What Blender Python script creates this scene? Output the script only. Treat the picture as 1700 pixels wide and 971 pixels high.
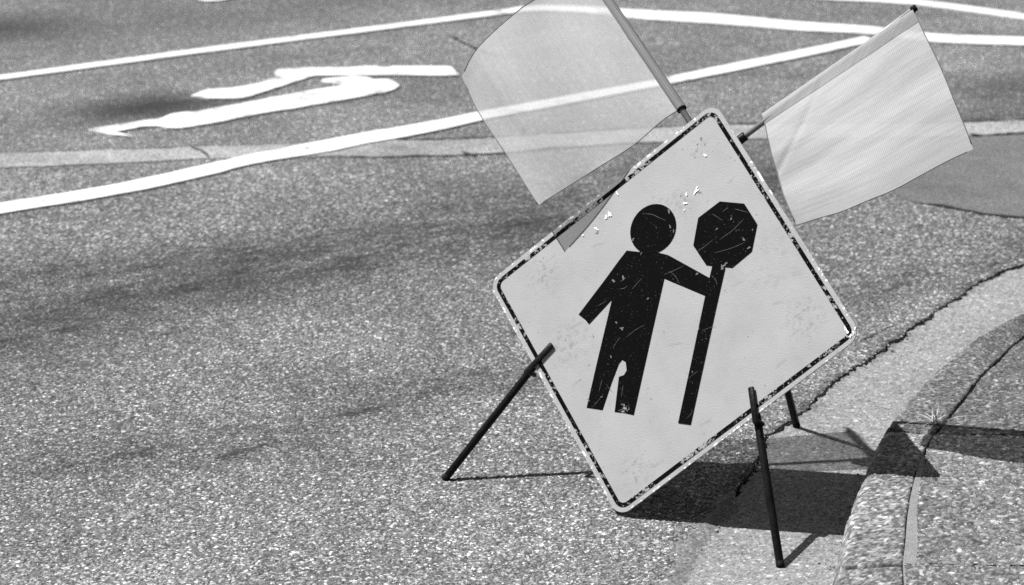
import bpy, bmesh, math, random, json
import numpy as np
from mathutils import Vector, Matrix, noise

for o in list(bpy.data.objects):
    bpy.data.objects.remove(o)
scene = bpy.context.scene
COL = scene.collection
R = random.Random(11)

# survey of the place: metres on the road plane, and metres in the plane of the sign (x right, y up, z out of the face)
T = json.loads('''{"line_near":[[[-10.769,-0.212],[-1.4137,7.3032],[-1.1061,7.5503],[-0.8855,7.7889],[-0.7864,7.8956],[-0.5797,8.0952],[-0.4361,8.2281],[-0.2882,8.3467],[-0.1045,8.5239],[0.1897,8.7852],[0.5251,9.0915],[0.7183,9.2894],[1.017,9.5794],[1.2723,9.8377]],[[-10.8186,-0.2368],[-1.393,7.1901],[-1.0893,7.4294],[-0.8709,7.655],[-0.7753,7.7796],[-0.5692,7.9438],[-0.4283,8.0792],[-0.2831,8.2027],[-0.1028,8.3986],[0.1876,8.667],[0.5193,8.9789],[0.7094,9.1622],[1.0044,9.4509],[1.3071,9.7611]]],"line_far":[[[-11.0674,1.4578],[-1.7205,8.9835],[-1.0723,9.5054],[-0.3479,10.0532],[-0.0059,10.3224],[0.0795,10.3894],[0.1407,10.3883],[0.3031,10.3673],[0.4185,10.3271],[0.7856,10.243],[1.055,10.1149],[1.3394,10.0214],[1.5183,9.913],[1.859,9.8643],[9.7785,8.7323]],[[-11.1253,1.4789],[-1.7083,8.9167],[-1.0636,9.4259],[-0.3449,9.9695],[-0.0056,10.2234],[0.0789,10.2793],[0.1394,10.2708],[0.2997,10.2367],[0.4399,10.1482],[0.7719,10.0497],[1.0828,9.9346],[1.3056,9.8909],[1.497,9.7637],[1.832,9.7108],[9.7341,8.463]]],"line_right":[[[-6.7419,10.9807],[1.2509,10.6408],[1.4931,10.6305],[1.736,10.4913],[1.9413,10.3324],[8.2677,5.4358]],[[-6.5266,12.4783],[1.2437,10.5751],[1.5348,10.5038],[1.7396,10.3655],[1.9215,10.2197],[8.1638,5.2163]]],"dash":[[[-1.2305,10.4266],[-1.19,10.4808],[-1.1246,10.524],[-0.8743,10.6893]],[[-1.1917,10.3908],[-1.1426,10.4067],[-1.0743,10.4883],[-0.8817,10.7183]]],"arrow1":[[-1.3113,8.2046],[-1.2494,8.2588],[-1.1935,8.2991],[-1.1525,8.3431],[-1.108,8.3623],[-1.0789,8.432],[-1.0423,8.4598],[-1.0043,8.4705],[-0.9475,8.5284],[-0.8612,8.6153],[-0.7879,8.6858],[-0.7311,8.7436],[-0.6364,8.835],[-0.5816,8.8765],[-0.5834,8.9057],[-0.6054,8.9235],[-0.6443,8.947],[-0.6386,8.981],[-0.599,9.0132],[-0.5382,9.0409],[-0.4912,9.0232],[-0.4729,8.9903],[-0.428,8.9987],[-0.4051,8.9605],[-0.3837,8.897],[-0.3956,8.8381],[-0.4294,8.7787],[-0.4533,8.7718],[-0.4951,8.7201],[-0.5455,8.6783],[-0.6206,8.6097],[-0.7133,8.5235],[-0.7581,8.4941],[-0.805,8.4466],[-0.8414,8.4105],[-0.9113,8.3365],[-0.9818,8.2728],[-1.0349,8.2354],[-1.0661,8.2371],[-1.0959,8.2668],[-1.1485,8.2558],[-1.1983,8.1999],[-1.2193,8.1785],[-1.1557,8.1173],[-1.2173,8.1382],[-1.2739,8.1732]],"arrow2":[[-1.052,8.7077],[-1.0088,8.7947],[-0.9234,8.8377],[-0.8856,8.8689],[-0.8476,8.9099],[-0.8126,8.9808],[-0.7696,9.0132],[-0.7961,9.0331],[-0.8108,9.0813],[-0.8055,9.143],[-0.702,9.167],[-0.5758,9.1773],[-0.4927,9.2072],[-0.4368,9.1853],[-0.4164,9.2116],[-0.3231,9.217],[-0.2168,9.2151],[-0.1862,9.0776],[-0.2341,9.0651],[-0.3601,9.0677],[-0.4432,9.063],[-0.5263,9.0533],[-0.6761,9.0429],[-0.7269,8.9462],[-0.7981,8.8157],[-0.833,8.7518],[-0.8753,8.681],[-0.9064,8.6685],[-0.987,8.6677]],"strip":[[[-11.3351,5.9722],[-1.5226,7.8996],[-1.3495,7.9336],[-1.2062,7.9647],[-1.0971,7.9779],[-0.9709,8.0084],[-0.8785,8.0209],[-0.732,8.0479],[-0.5834,8.0792],[-0.3604,8.1343],[-0.248,8.1441],[-0.1343,8.1579],[0.1804,8.2634],[0.4638,8.3444],[0.7123,8.3994],[1.0367,8.4249],[1.4232,8.4708],[1.6217,8.5156],[9.4254,10.2768]],[[-11.2863,5.7133],[-1.4902,7.7223],[-1.321,7.757],[-1.1456,7.796],[-1.0233,7.8341],[-0.8989,7.8628],[-0.8058,7.8749],[-0.6823,7.8887],[-0.5709,7.9018],[-0.4605,7.9074],[-0.277,7.9241],[-0.1305,7.9467],[0.1768,8.0628],[0.4541,8.1481],[0.6971,8.2007],[1.0151,8.2333],[1.4321,8.2874],[1.5902,8.3367],[9.2275,10.7182]]],"strip_crack":[[-0.9673,8.0086],[-0.9355,7.9676],[-0.9153,7.9149],[-0.8962,7.8704]],"patch":[[1.4061,7.2907],[1.327,7.3129],[1.2514,7.3616],[1.1919,7.4118],[1.138,7.436],[1.1011,7.4882],[1.0796,7.6113],[1.0905,7.8052],[1.1612,8.0736],[1.2711,8.2061],[1.4269,8.2545],[1.5836,8.2993],[1.9849,8.4241],[2.3964,8.548],[2.48,7.5533],[2.0602,7.2565],[1.7269,7.2413]],"patch_seam":[[1.1221,7.4554],[1.138,7.436],[1.1919,7.4118],[1.2514,7.3616],[1.327,7.3129],[1.4061,7.2907],[1.7255,7.2349]],"crack":[[-2.6475,-14.1472],[0.0895,3.6435],[0.1519,3.9665],[0.2237,4.3179],[0.2699,4.5286],[0.3053,4.6671],[0.3398,4.783],[0.3756,4.9198],[0.4322,5.0779],[0.4863,5.2486],[0.5694,5.5191],[0.6375,5.6364],[0.6971,5.779],[0.7979,5.9743],[0.8563,6.0768],[0.9317,6.2215],[1.0444,6.4146],[1.1875,6.6635],[1.3254,6.8316],[1.5261,7.0584],[1.84,7.3758],[2.2775,7.7541],[15.7654,19.6737]],"crack2":[[0.8142,6.1358],[0.8472,6.175],[0.8784,6.2194],[0.9115,6.2644]],"faint_cracks":[[[-0.2516,9.8013],[-0.1381,9.5429],[-0.0517,9.3994]],[[1.4077,8.3108],[1.4534,8.2803],[1.5089,8.2996],[1.5684,8.3191]],[[-0.1674,7.991],[-0.1396,7.9539],[-0.1121,7.9172]]],"kerb":[[-1.2215,-14.2213],[0.4877,3.6974],[0.5187,4.0224],[0.5389,4.2171],[0.5549,4.3449],[0.5735,4.4573],[0.5959,4.5723],[0.6244,4.7082],[0.6541,4.8288],[0.6871,4.9519],[0.7394,5.1456],[0.7935,5.292],[0.8501,5.4342],[0.9166,5.5879],[0.9805,5.7101],[1.0448,5.8236],[1.1387,5.9564],[1.2419,6.0854],[1.3849,6.2415],[1.6225,6.4686],[14.8693,18.6556]],"kback":[[-1.1123,-14.2184],[0.5969,3.7003],[0.6382,4.0258],[0.6606,4.2207],[0.6767,4.3486],[0.6878,4.447],[0.7055,4.5467],[0.7248,4.6657],[0.7451,4.7745],[0.7663,4.8716],[0.7906,4.9723],[0.8206,5.0771],[0.8574,5.1752],[0.8868,5.2427],[0.9458,5.3864],[0.9941,5.5082],[1.0408,5.6053],[1.0994,5.7279],[1.1525,5.8188],[1.2409,5.9325],[1.3836,6.0962],[1.6001,6.3075],[14.8469,18.4945]],"joint_px":[[0.7528,5.1569],[0.8291,5.1452],[0.5713,4.4185],[0.6875,4.4442],[0.8916,4.412],[1.018,5.1303]],"tuft":[0.8505,5.1604],"head_c":[-0.0713,0.1534,0.0],"head_r":0.051303264451128934,"octagon":[[0.0626,0.2243,0.0],[0.117,0.2253,0.0],[0.1553,0.1875,0.0],[0.1567,0.1326,0.0],[0.1225,0.0956,-0.0],[0.0651,0.0939,-0.0],[0.0265,0.1301,-0.0],[0.0234,0.1863,0.0]],"pole":[[0.0785,0.0962,0.0],[0.1076,0.0941,0.0],[0.1077,0.0097,0.0],[0.1099,-0.221,0.0],[0.0819,-0.2217,0.0],[0.0804,-0.0983,0.0],[0.0779,0.0329,0.0]],"body":[[-0.1195,0.1032,0.0],[-0.0897,0.1035,0.0],[-0.0956,0.1158,0.0],[-0.0484,0.1211,-0.0],[-0.0483,0.107,-0.0],[-0.0268,0.105,-0.0],[-0.0207,0.1036,-0.0],[0.0802,0.0693,0.0],[0.0785,0.0332,-0.0],[-0.0203,0.0565,0.0],[-0.0199,-0.0481,-0.0],[-0.0193,-0.1119,-0.0],[-0.0185,-0.2207,0.0],[-0.04,-0.2197,-0.0],[-0.0625,-0.2206,0.0],[-0.0712,-0.1502,-0.0],[-0.0609,-0.1451,-0.0],[-0.0572,-0.1354,0.0],[-0.0636,-0.1191,0.0],[-0.0727,-0.1162,0.0],[-0.0777,-0.1256,-0.0],[-0.0839,-0.164,0.0],[-0.0902,-0.2209,0.0],[-0.1273,-0.2214,0.0],[-0.1277,-0.1352,0.0],[-0.1274,-0.0621,-0.0],[-0.1271,-0.0001,-0.0],[-0.1656,-0.0556,0.0],[-0.1765,-0.0474,-0.0],[-0.195,-0.0387,0.0],[-0.1515,0.0424,-0.0],[-0.133,0.079,0.0]],"chips":[[-0.1776,0.1708,0.00787,1],[-0.1846,0.165,0.00449,1],[-0.2006,0.1392,0.00562,1],[-0.0147,0.2317,0.00562,1],[0.0055,0.2387,0.00787,1],[0.006,0.2475,0.00449,1],[-0.0127,0.2132,0.00449,1],[0.0071,0.3136,0.00393,1],[-0.0117,0.1984,0.00225,1],[-0.1713,0.2169,0.00449,1],[-0.2275,0.1224,0.00281,1],[0.3918,0.0039,0.00787,1],[0.4078,0.0107,0.00449,1],[0.4015,-0.0054,0.00562,1],[0.4061,0.0023,0.00449,1],[-0.0106,0.3457,0.00449,0],[-0.0159,0.3339,0.00337,0],[0.0002,0.3354,0.00281,0],[-0.0147,0.3078,0.00225,0],[0.0128,0.237,0.00449,0],[-0.0271,0.2267,0.00337,0],[-0.1959,0.1322,0.00787,0],[-0.0471,0.321,0.00225,0],[-0.1501,-0.0776,0.00337,0],[-0.1443,-0.1363,0.00281,0],[0.2479,-0.1231,0.00225,0],[-0.3128,0.0582,0.00281,0],[-0.3078,0.0664,0.00225,0]],"blackchips":[[-0.11,0.1279,0.00562,2],[-0.0449,0.1936,0.00562,2],[-0.0236,0.1537,0.00562,2],[-0.0341,0.1624,0.00449,2],[-0.0888,-0.0547,0.00674,2],[-0.1041,-0.0443,0.00337,2],[0.1013,0.0952,0.00787,2],[0.1086,0.1034,0.00449,2],[0.0707,0.169,0.00449,2],[0.0961,0.1914,0.00449,2],[0.1332,0.155,0.00449,2],[0.1482,0.175,0.00337,2],[0.1493,0.1386,0.00449,2],[-0.0986,-0.1128,0.00393,2],[0.0485,0.0743,0.00449,2],[-0.0466,0.0124,0.00281,2],[-0.0848,0.1008,0.00337,2],[-0.1327,0.0379,0.00449,2],[-0.1125,0.0465,0.00449,2],[-0.1257,-0.2064,0.00449,2],[-0.0979,-0.1951,0.00337,2],[0.0881,-0.119,0.00337,2],[0.0807,-0.0316,0.00337,2]],"scratches":[[[-0.1042,0.1811,-0.0],[-0.0822,0.1822,0.0],[-0.0584,0.176,-0.0],[-0.0467,0.1735,0.0]],[[0.0813,0.148,-0.0],[0.1033,0.1676,-0.0],[0.1245,0.1957,0.0]],[[0.0397,0.12,0.0],[0.0541,0.1327,-0.0],[0.0669,0.1464,0.0]],[[0.0761,0.1204,-0.0],[0.1116,0.1343,0.0],[0.1386,0.1495,0.0]],[[-0.1061,0.0485,0.0],[-0.1174,0.0385,0.0]],[[-0.0989,0.032,-0.0],[-0.1058,0.0262,-0.0],[-0.1136,0.024,0.0]],[[-0.0228,0.0646,-0.0],[-0.0047,0.0742,-0.0],[0.0165,0.0878,0.0]],[[-0.011,0.0722,0.0],[0.0018,0.0651,-0.0],[0.0164,0.0508,0.0]],[[0.0728,0.2036,0.0],[0.0838,0.2134,-0.0]],[[0.0526,0.1978,0.0],[0.0783,0.187,-0.0]],[[0.0988,0.2126,0.0],[0.1306,0.2086,0.0]],[[-0.093,-0.1711,-0.0],[-0.0759,-0.1834,-0.0]],[[-0.0568,-0.166,-0.0],[-0.0547,-0.1901,0.0]],[[-0.1074,-0.1854,0.0],[-0.1069,-0.1607,0.0]],[[0.0822,0.0747,-0.0],[0.0918,0.0685,-0.0],[0.0981,0.0595,0.0]],[[-0.0865,0.0273,-0.0],[-0.0706,0.0515,0.0]],[[-0.075,-0.0702,-0.0],[-0.0528,-0.0488,0.0],[-0.041,-0.0411,0.0]],[[-0.0993,-0.0944,-0.0],[-0.0884,-0.072,-0.0]]],"leg_left":[[-0.3949,-0.4173,0.0328],[-0.0651,0.37,-0.1304]],"leg_right":[[0.3744,-0.4598,0.0226],[-0.0295,0.33,-0.1173]],"leg_back":[[0.0273,-0.1097,-0.6084],[-0.0359,0.3717,-0.135]],"hooks":[[-0.2368,-0.1067,0.0064],[-0.2832,-0.1742,0.0064],[0.2216,-0.1307,0.0064],[0.2495,-0.1989,0.0064]],"staff_left":[[-0.0479,0.3761,-0.02],[-0.3862,0.6959,-0.02]],"staff_right":[[0.0573,0.3505,-0.02],[0.3753,0.6519,-0.02]],"fl_bottom":[[-0.0829,0.4098,-0.02],[-0.1007,0.3918,-0.012],[-0.1505,0.3191,0.012],[-0.2129,0.2528,0.036],[-0.2608,0.2057,0.051],[-0.3091,0.1603,0.0617]],"fl_left":[[-0.3091,0.1603,0.0617],[-0.3628,0.2121,0.066],[-0.403,0.2512,0.07],[-0.4392,0.2847,0.073],[-0.4848,0.3269,0.078],[-0.5154,0.3603,0.082],[-0.5341,0.3874,0.086],[-0.5476,0.404,0.09]],"fl_top":[[-0.5476,0.404,0.09],[-0.5315,0.4455,0.097],[-0.5188,0.4658,0.1],[-0.4988,0.4909,0.101],[-0.466,0.5387,0.09],[-0.4388,0.5882,0.062],[-0.4041,0.6294,0.026],[-0.3618,0.6708,-0.02]],"fr_bottom":[[0.1026,0.4131,-0.02],[0.1419,0.3398,-0.012],[0.1824,0.2663,-0.012],[0.2306,0.1982,-0.016]],"fr_far":[[0.2306,0.1982,-0.016],[0.2684,0.2127,-0.01],[0.3299,0.2333,0.0],[0.3893,0.263,0.006],[0.411,0.2759,0.002],[0.4683,0.3227,-0.012],[0.5129,0.358,-0.02],[0.5557,0.3852,-0.024]],"fr_tip":[[0.3744,0.6476,-0.02],[0.3894,0.6265,-0.02],[0.4551,0.5388,-0.016],[0.5272,0.4319,-0.02],[0.5557,0.3852,-0.024]],"M":[[0.8339391,0.2184928,-0.5067607],[-0.5496009,0.411766,-0.7269028],[0.0498438,0.8847088,0.4634716]],"c":[0.30484,5.15,0.37367],"cam":{"lens":96.29874789497923,"h":1.9209731208415977,"rt":[0.9999303180558242,0.0033415318978361305,0.011322243477063398],"up":[-0.01180504268430068,0.2830399806889728,0.9590354583115306],"fw":[0.0,0.9591022904237908,-0.2830597048395238]},"sun":[0.507871083986536,-0.11813010607646832,-0.8532949314795578]}''')

# ------------------------------------------------------------------ camera
cd = bpy.data.cameras.new('camera')
cam = bpy.data.objects.new('camera', cd)
COL.objects.link(cam)
rt, up, fw = Vector(T['cam']['rt']), Vector(T['cam']['up']), Vector(T['cam']['fw'])
cam.matrix_world = Matrix(((rt.x, up.x, -fw.x, 0), (rt.y, up.y, -fw.y, 0), (rt.z, up.z, -fw.z, T['cam']['h']), (0, 0, 0, 1)))
cd.sensor_width = 36
cd.lens = T['cam']['lens']
cd.clip_start = 0.1
cd.clip_end = 2000
cd.dof.use_dof = True
cd.dof.focus_distance = 5.22
cd.dof.aperture_fstop = 6.0
scene.camera = cam

# ------------------------------------------------------------------ sky, sun, exposure
SUN = -Vector(T['sun']).normalized()           # towards the sun
w = bpy.data.worlds.new('World')
scene.world = w
w.use_nodes = True
nt = w.node_tree
bg = nt.nodes['Background']
sky = nt.nodes.new('ShaderNodeTexSky')
sky.sky_type = 'NISHITA'
sky.sun_disc = False
sky.sun_elevation = math.asin(SUN.z)
sky.sun_rotation = math.atan2(SUN.x, SUN.y)
bw = nt.nodes.new('ShaderNodeRGBToBW')         # the photograph is black and white
nt.links.new(sky.outputs[0], bw.inputs[0])
nt.links.new(bw.outputs[0], bg.inputs['Color'])
bg.inputs['Strength'].default_value = 0.05
sd = bpy.data.lights.new('sun', 'SUN')
sd.energy = 5.0
sd.angle = math.radians(0.53)
sd.color = (1, 1, 1)
sun = bpy.data.objects.new('sun', sd)
COL.objects.link(sun)
sun.location = SUN * 20
sun.rotation_euler = (-SUN).to_track_quat('-Z', 'Y').to_euler()
scene.view_settings.view_transform = 'Standard'
scene.view_settings.look = 'None'
scene.view_settings.exposure = 0.82
scene.view_settings.gamma = 1.0
scene.render.engine = 'CYCLES'
scene.cycles.transparent_max_bounces = 16
scene.cycles.use_denoising = False

# ------------------------------------------------------------------ node helpers
class N:
    def __init__(s, name):
        s.m = bpy.data.materials.new(name)
        s.m.use_nodes = True
        s.t = s.m.node_tree
        s.b = s.t.nodes['Principled BSDF']
        s.out = s.t.nodes['Material Output']
        s.co = s.new('ShaderNodeTexCoord').outputs['Object']
    def new(s, kind, **kw):
        n = s.t.nodes.new(kind)
        for k, v in kw.items():
            setattr(n, k, v)
        return n
    def put(s, sock, v):
        if isinstance(v, bpy.types.NodeSocket):
            s.t.links.new(v, sock)
        elif sock.type == 'RGBA':
            sock.default_value = (v, v, v, 1) if isinstance(v, (int, float)) else v
        elif sock.type == 'VECTOR' and isinstance(v, (int, float)):
            sock.default_value = (v, v, v)
        else:
            sock.default_value = v
    def math(s, op, a, b=0.0, c=0.0, clamp=False):
        n = s.new('ShaderNodeMath', operation=op, use_clamp=clamp)
        s.put(n.inputs[0], a); s.put(n.inputs[1], b); s.put(n.inputs[2], c)
        return n.outputs[0]
    def map(s, v, a, b, c=0.0, d=1.0, smooth=False):
        n = s.new('ShaderNodeMapRange', interpolation_type='SMOOTHSTEP' if smooth else 'LINEAR')
        for i, q in enumerate((v, a, b, c, d)):
            s.put(n.inputs[i], q)
        return n.outputs[0]
    def noise(s, scale, detail=3.0, rough=0.55, co=None, dist=0.0):
        n = s.new('ShaderNodeTexNoise')
        s.put(n.inputs['Vector'], co or s.co); n.inputs['Scale'].default_value = scale
        n.inputs['Detail'].default_value = detail; n.inputs['Roughness'].default_value = rough
        n.inputs['Distortion'].default_value = dist
        return n.outputs['Fac']
    def voro(s, scale, feature='F1', co=None):
        n = s.new('ShaderNodeTexVoronoi', feature=feature)
        s.put(n.inputs['Vector'], co or s.co); n.inputs['Scale'].default_value = scale
        return n
    def rand(s, v):
        n = s.new('ShaderNodeSeparateColor'); s.t.links.new(v.outputs['Color'], n.inputs[0])
        return n.outputs
    def ramp(s, f, pts, interp='LINEAR'):
        n = s.new('ShaderNodeValToRGB'); r = n.color_ramp; r.interpolation = interp
        while len(r.elements) < len(pts):
            r.elements.new(0.5)
        for e, (p, v) in zip(r.elements, pts):
            e.position = p; e.color = (v, v, v, 1)
        s.put(n.inputs[0], f)
        return n.outputs[0]
    def mix(s, f, a, b):
        n = s.new('ShaderNodeMix', data_type='FLOAT')
        s.put(n.inputs[0], f); s.put(n.inputs[2], a); s.put(n.inputs[3], b)
        return n.outputs[0]
    def xyz(s, co=None):
        n = s.new('ShaderNodeSeparateXYZ'); s.put(n.inputs[0], co or s.co)
        return n.outputs
    def vec(s, x, y, z=0.0):
        n = s.new('ShaderNodeCombineXYZ')
        for i, q in enumerate((x, y, z)):
            s.put(n.inputs[i], q)
        return n.outputs[0]
    def scaled(s, v):
        n = s.new('ShaderNodeMapping'); s.put(n.inputs[0], s.co); n.inputs['Scale'].default_value = v
        return n.outputs[0]
    def bump(s, h, dist, strength=1.0, normal=None):
        n = s.new('ShaderNodeBump'); s.put(n.inputs['Height'], h)
        n.inputs['Distance'].default_value = dist; n.inputs['Strength'].default_value = strength
        if normal: s.put(n.inputs['Normal'], normal)
        return n.outputs[0]
    def grey(s, v):
        n = s.new('ShaderNodeCombineColor')
        for i in range(3):
            s.put(n.inputs[i], v)
        return n.outputs[0]
    def done(s, base, rough=0.8, normal=None, spec=0.5, metal=0.0):
        s.put(s.b.inputs['Base Color'], s.grey(base))
        s.put(s.b.inputs['Roughness'], rough)
        s.put(s.b.inputs['Specular IOR Level'], spec)
        s.put(s.b.inputs['Metallic'], metal)
        if normal: s.put(s.b.inputs['Normal'], normal)
        return s.m

def gauss(n, v, c, wd):
    """1 at v == c, falling to 0 over wd"""
    d = n.math('ABSOLUTE', n.math('SUBTRACT', v, c))
    return n.map(d, 0.0, wd, 1.0, 0.0, True)

def aggregate(name, scale, lo, mid, hi, binder, relief, tracks=False, contrast=1.0, patch=0.25, white=0.93, spec=0.4, attr=False):
    n = N(name)
    warp = n.new('ShaderNodeVectorMath', operation='MULTIPLY_ADD')
    nz = n.new('ShaderNodeTexNoise'); n.put(nz.inputs['Vector'], n.co); nz.inputs['Scale'].default_value = scale * 0.9
    n.put(warp.inputs[0], nz.outputs['Color']); warp.inputs[1].default_value = (0.5 / scale,) * 3; n.put(warp.inputs[2], n.co)
    co = warp.outputs[0]
    v1 = n.voro(scale, co=co); r1 = n.rand(v1)
    v2 = n.voro(scale * 2.3, co=co); r2 = n.rand(v2)
    st = n.ramp(r1[0], [(0.0, lo * 0.6), (0.35, lo), (0.6, mid), (0.85, mid * 1.35), (white, hi * 0.6), (1.0, hi)])
    fi = n.ramp(r2[0], [(0.0, binder * 0.5), (0.5, binder), (0.8, mid), (0.96, mid * 1.5), (1.0, hi)])
    big = n.map(r1[1], 0.35, 0.6)                                   # where a coarse stone shows
    dome = n.map(v1.outputs['Distance'], 0.28, 0.52, 1.0, 0.0, True)
    m = n.math('MULTIPLY', big, dome)
    base = n.mix(m, fi, st)
    if attr:                                                       # stones that are modelled carry their own tone
        at_ = n.new('ShaderNodeAttribute', attribute_name='tone')
        base = n.math('MULTIPLY', at_.outputs['Fac'], n.map(n.noise(420, 3, 0.7), 0.3, 0.7, 0.75, 1.25))
    pn = n.noise(2.2, 4, 0.6)
    pn2 = n.noise(14, 3, 0.6)
    f = n.math('ADD', n.map(pn, 0.3, 0.7, 1 - patch, 1 + patch), n.map(pn2, 0.3, 0.7, -patch * 0.5, patch * 0.5))
    if tracks:
        x, y, z = n.xyz()
        al = n.math('ADD', n.math('MULTIPLY', x, 0.788), n.math('MULTIPLY', y, 0.616))
        ac = n.math('ADD', n.math('MULTIPLY', x, -0.616), n.math('MULTIPLY', y, 0.788))
        wob = n.map(n.noise(1.3, 4, 0.65), 0.2, 0.8, -0.16, 0.16)
        acw = n.math('ADD', ac, wob)
        br = n.map(n.noise(7.0, 6, 0.72, co=n.vec(n.math('MULTIPLY', al, 0.22), ac)), 0.36, 0.62, 0.30, 1.0)
        for c, wd, k in ((5.68, 0.60, 0.66), (5.60, 0.26, 0.35), (4.63, 0.20, 0.42), (8.9, 0.7, 0.22), (7.35, 0.35, 0.10)):
            f = n.math('MULTIPLY', f, n.math('SUBTRACT', 1.0, n.math('MULTIPLY', n.math('MULTIPLY', gauss(n, acw, c, wd), br), k)))
        fl_ = n.map(n.noise(17, 4, 0.7, co=n.vec(n.math('MULTIPLY', al, 0.30), ac)), 0.53, 0.64, 0.0, 0.75)
        fl2 = n.math('MAXIMUM', gauss(n, acw, 5.66, 0.62), n.math('MULTIPLY', gauss(n, acw, 4.63, 0.20), 0.9))
        f = n.math('MULTIPLY', f, n.math('SUBTRACT', 1.0, n.math('MULTIPLY', fl_, fl2)))
        for a0, c0, wa, wc, k in ((4.36, 7.46, 0.52, 0.30, 0.92), (4.45, 8.92, 0.6, 0.38, 0.78), (6.9, 6.12, 0.5, 0.32, 0.40)):   # oil and tyre stains
            q = n.math('MULTIPLY', gauss(n, n.math('ADD', al, n.math('MULTIPLY', wob, 0.5)), a0, wa), gauss(n, n.math('ADD', ac, n.math('MULTIPLY', wob, 0.3)), c0, wc))
            f = n.math('MULTIPLY', f, n.math('SUBTRACT', 1.0, n.math('MULTIPLY', q, k)))
        near = n.math('MULTIPLY', n.map(ac, 4.95, 4.0, 1.0, 1.28, True), n.map(ac, 8.0, 8.7, 1.0, 0.82, True))                   # the lane edge is less worn and paler
        f = n.math('MULTIPLY', f, near)
        sand = n.math('MULTIPLY', n.map(n.noise(1.6, 5, 0.7), 0.52, 0.68, 0.0, 0.35), gauss(n, acw, 6.5, 0.55))
        f = n.math('ADD', f, sand)
    base = n.math('MULTIPLY', base, f)
    h = n.math('ADD', n.math('MULTIPLY', m, n.map(r1[2], 0, 1, 0.5, 1.0)), n.math('MULTIPLY', n.map(v2.outputs['Distance'], 0.0, 0.5, 1.0, 0.0), 0.35))
    h = n.math('ADD', h, n.math('MULTIPLY', n.noise(scale * 0.35, 3, 0.6), 0.6))
    if attr:
        h = n.noise(500, 3, 0.7); relief = 0.0012
    rough = n.map(r1[2], 0, 1, 0.45, 0.95)
    return n.done(base, rough, n.bump(h, relief, contrast), spec)

M_ROAD = aggregate('asphalt', 112, 0.085, 0.15, 0.80, 0.07, 0.0042, True)
M_PATCH = aggregate('smooth_asphalt', 190, 0.09, 0.125, 0.26, 0.08, 0.0020, patch=0.2)
M_STRIP = aggregate('old_concrete_band', 120, 0.22, 0.28, 0.45, 0.20, 0.0025, patch=0.3)
M_GUTTER = aggregate('gutter_concrete', 170, 0.19, 0.23, 0.42, 0.19, 0.0016, patch=0.16)
M_KERB = aggregate('kerb_concrete', 120, 0.17, 0.27, 0.6, 0.14, 0.0040, patch=0.22)
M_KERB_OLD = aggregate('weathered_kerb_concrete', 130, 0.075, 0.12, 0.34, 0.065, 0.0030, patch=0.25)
M_WALK = aggregate('footpath_concrete', 110, 0.10, 0.21, 0.6, 0.08, 0.0045, patch=0.15)
M_WALK_OLD = aggregate('weathered_footpath', 120, 0.075, 0.13, 0.36, 0.06, 0.0035, patch=0.2)
M_MORTAR = aggregate('smooth_mortar', 420, 0.19, 0.21, 0.25, 0.19, 0.0006, patch=0.12)
M_ROAD_N = aggregate('asphalt_stones', 105, 0.07, 0.13, 0.75, 0.055, 0.0042, True, attr=True)
M_GUTTER_N = aggregate('gutter_grit', 170, 0.19, 0.23, 0.42, 0.19, 0.0016, patch=0.16, attr=True)
M_KERB_N = aggregate('kerb_stones', 120, 0.17, 0.27, 0.6, 0.14, 0.0040, patch=0.34, attr=True)
M_WALK_N = aggregate('footpath_stones', 110, 0.10, 0.21, 0.6, 0.08, 0.0045, patch=0.26, attr=True)
M_GROUND = aggregate('dark_soil', 90, 0.02, 0.03, 0.06, 0.015, 0.004, patch=0.3)

def line_paint(name, lo):
    n = N(name)
    v = n.noise(120, 4, 0.7)
    wear = n.math('MULTIPLY', n.map(n.noise(7, 5, 0.7), lo, lo + 0.13), n.map(v, 0.40, 0.56))
    base = n.mix(wear, n.map(n.noise(30, 3), 0.3, 0.7, 0.50, 0.62), 0.12)
    return n.done(base, 0.7, n.bump(v, 0.002))
M_LINE = line_paint('road_paint', 0.54)
M_ARROW = line_paint('worn_arrow_paint', 0.50)

def simple(name, base, rough, relief=0.0, scale=60, var=0.2, spec=0.5, metal=0.0):
    n = N(name)
    f = n.map(n.noise(scale, 4, 0.65), 0.3, 0.7, base * (1 - var), base * (1 + var))
    return n.done(f, rough, n.bump(n.noise(scale * 2, 4, 0.7), relief) if relief else None, spec, metal)
M_TAR = simple('bitumen_seal', 0.018, 0.6, 0.003, 90, 0.4)
M_RUBBER = simple('black_rubber', 0.008, 0.8, spec=0.1)

def painted_steel():
    n = N('black_painted_steel')
    sc = n.map(n.noise(260, 4, 0.7, co=n.scaled((1, 1, 0.25))), 0.58, 0.74)
    base = n.mix(n.math('MULTIPLY', sc, 0.6), n.map(n.noise(30, 4), 0.3, 0.7, 0.004, 0.010), 0.06)
    return n.done(base, n.map(sc, 0, 1, 0.38, 0.7), n.bump(n.noise(180, 3), 0.0006), 0.10)
M_STEEL = painted_steel()

def rod(name, base):
    n = N(name)
    return n.done(n.map(n.noise(60, 4), 0.3, 0.7, base * 0.8, base * 1.15), 0.32, None, 0.6)
M_ROD = rod('grey_fibreglass_rod', 0.16)

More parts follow.
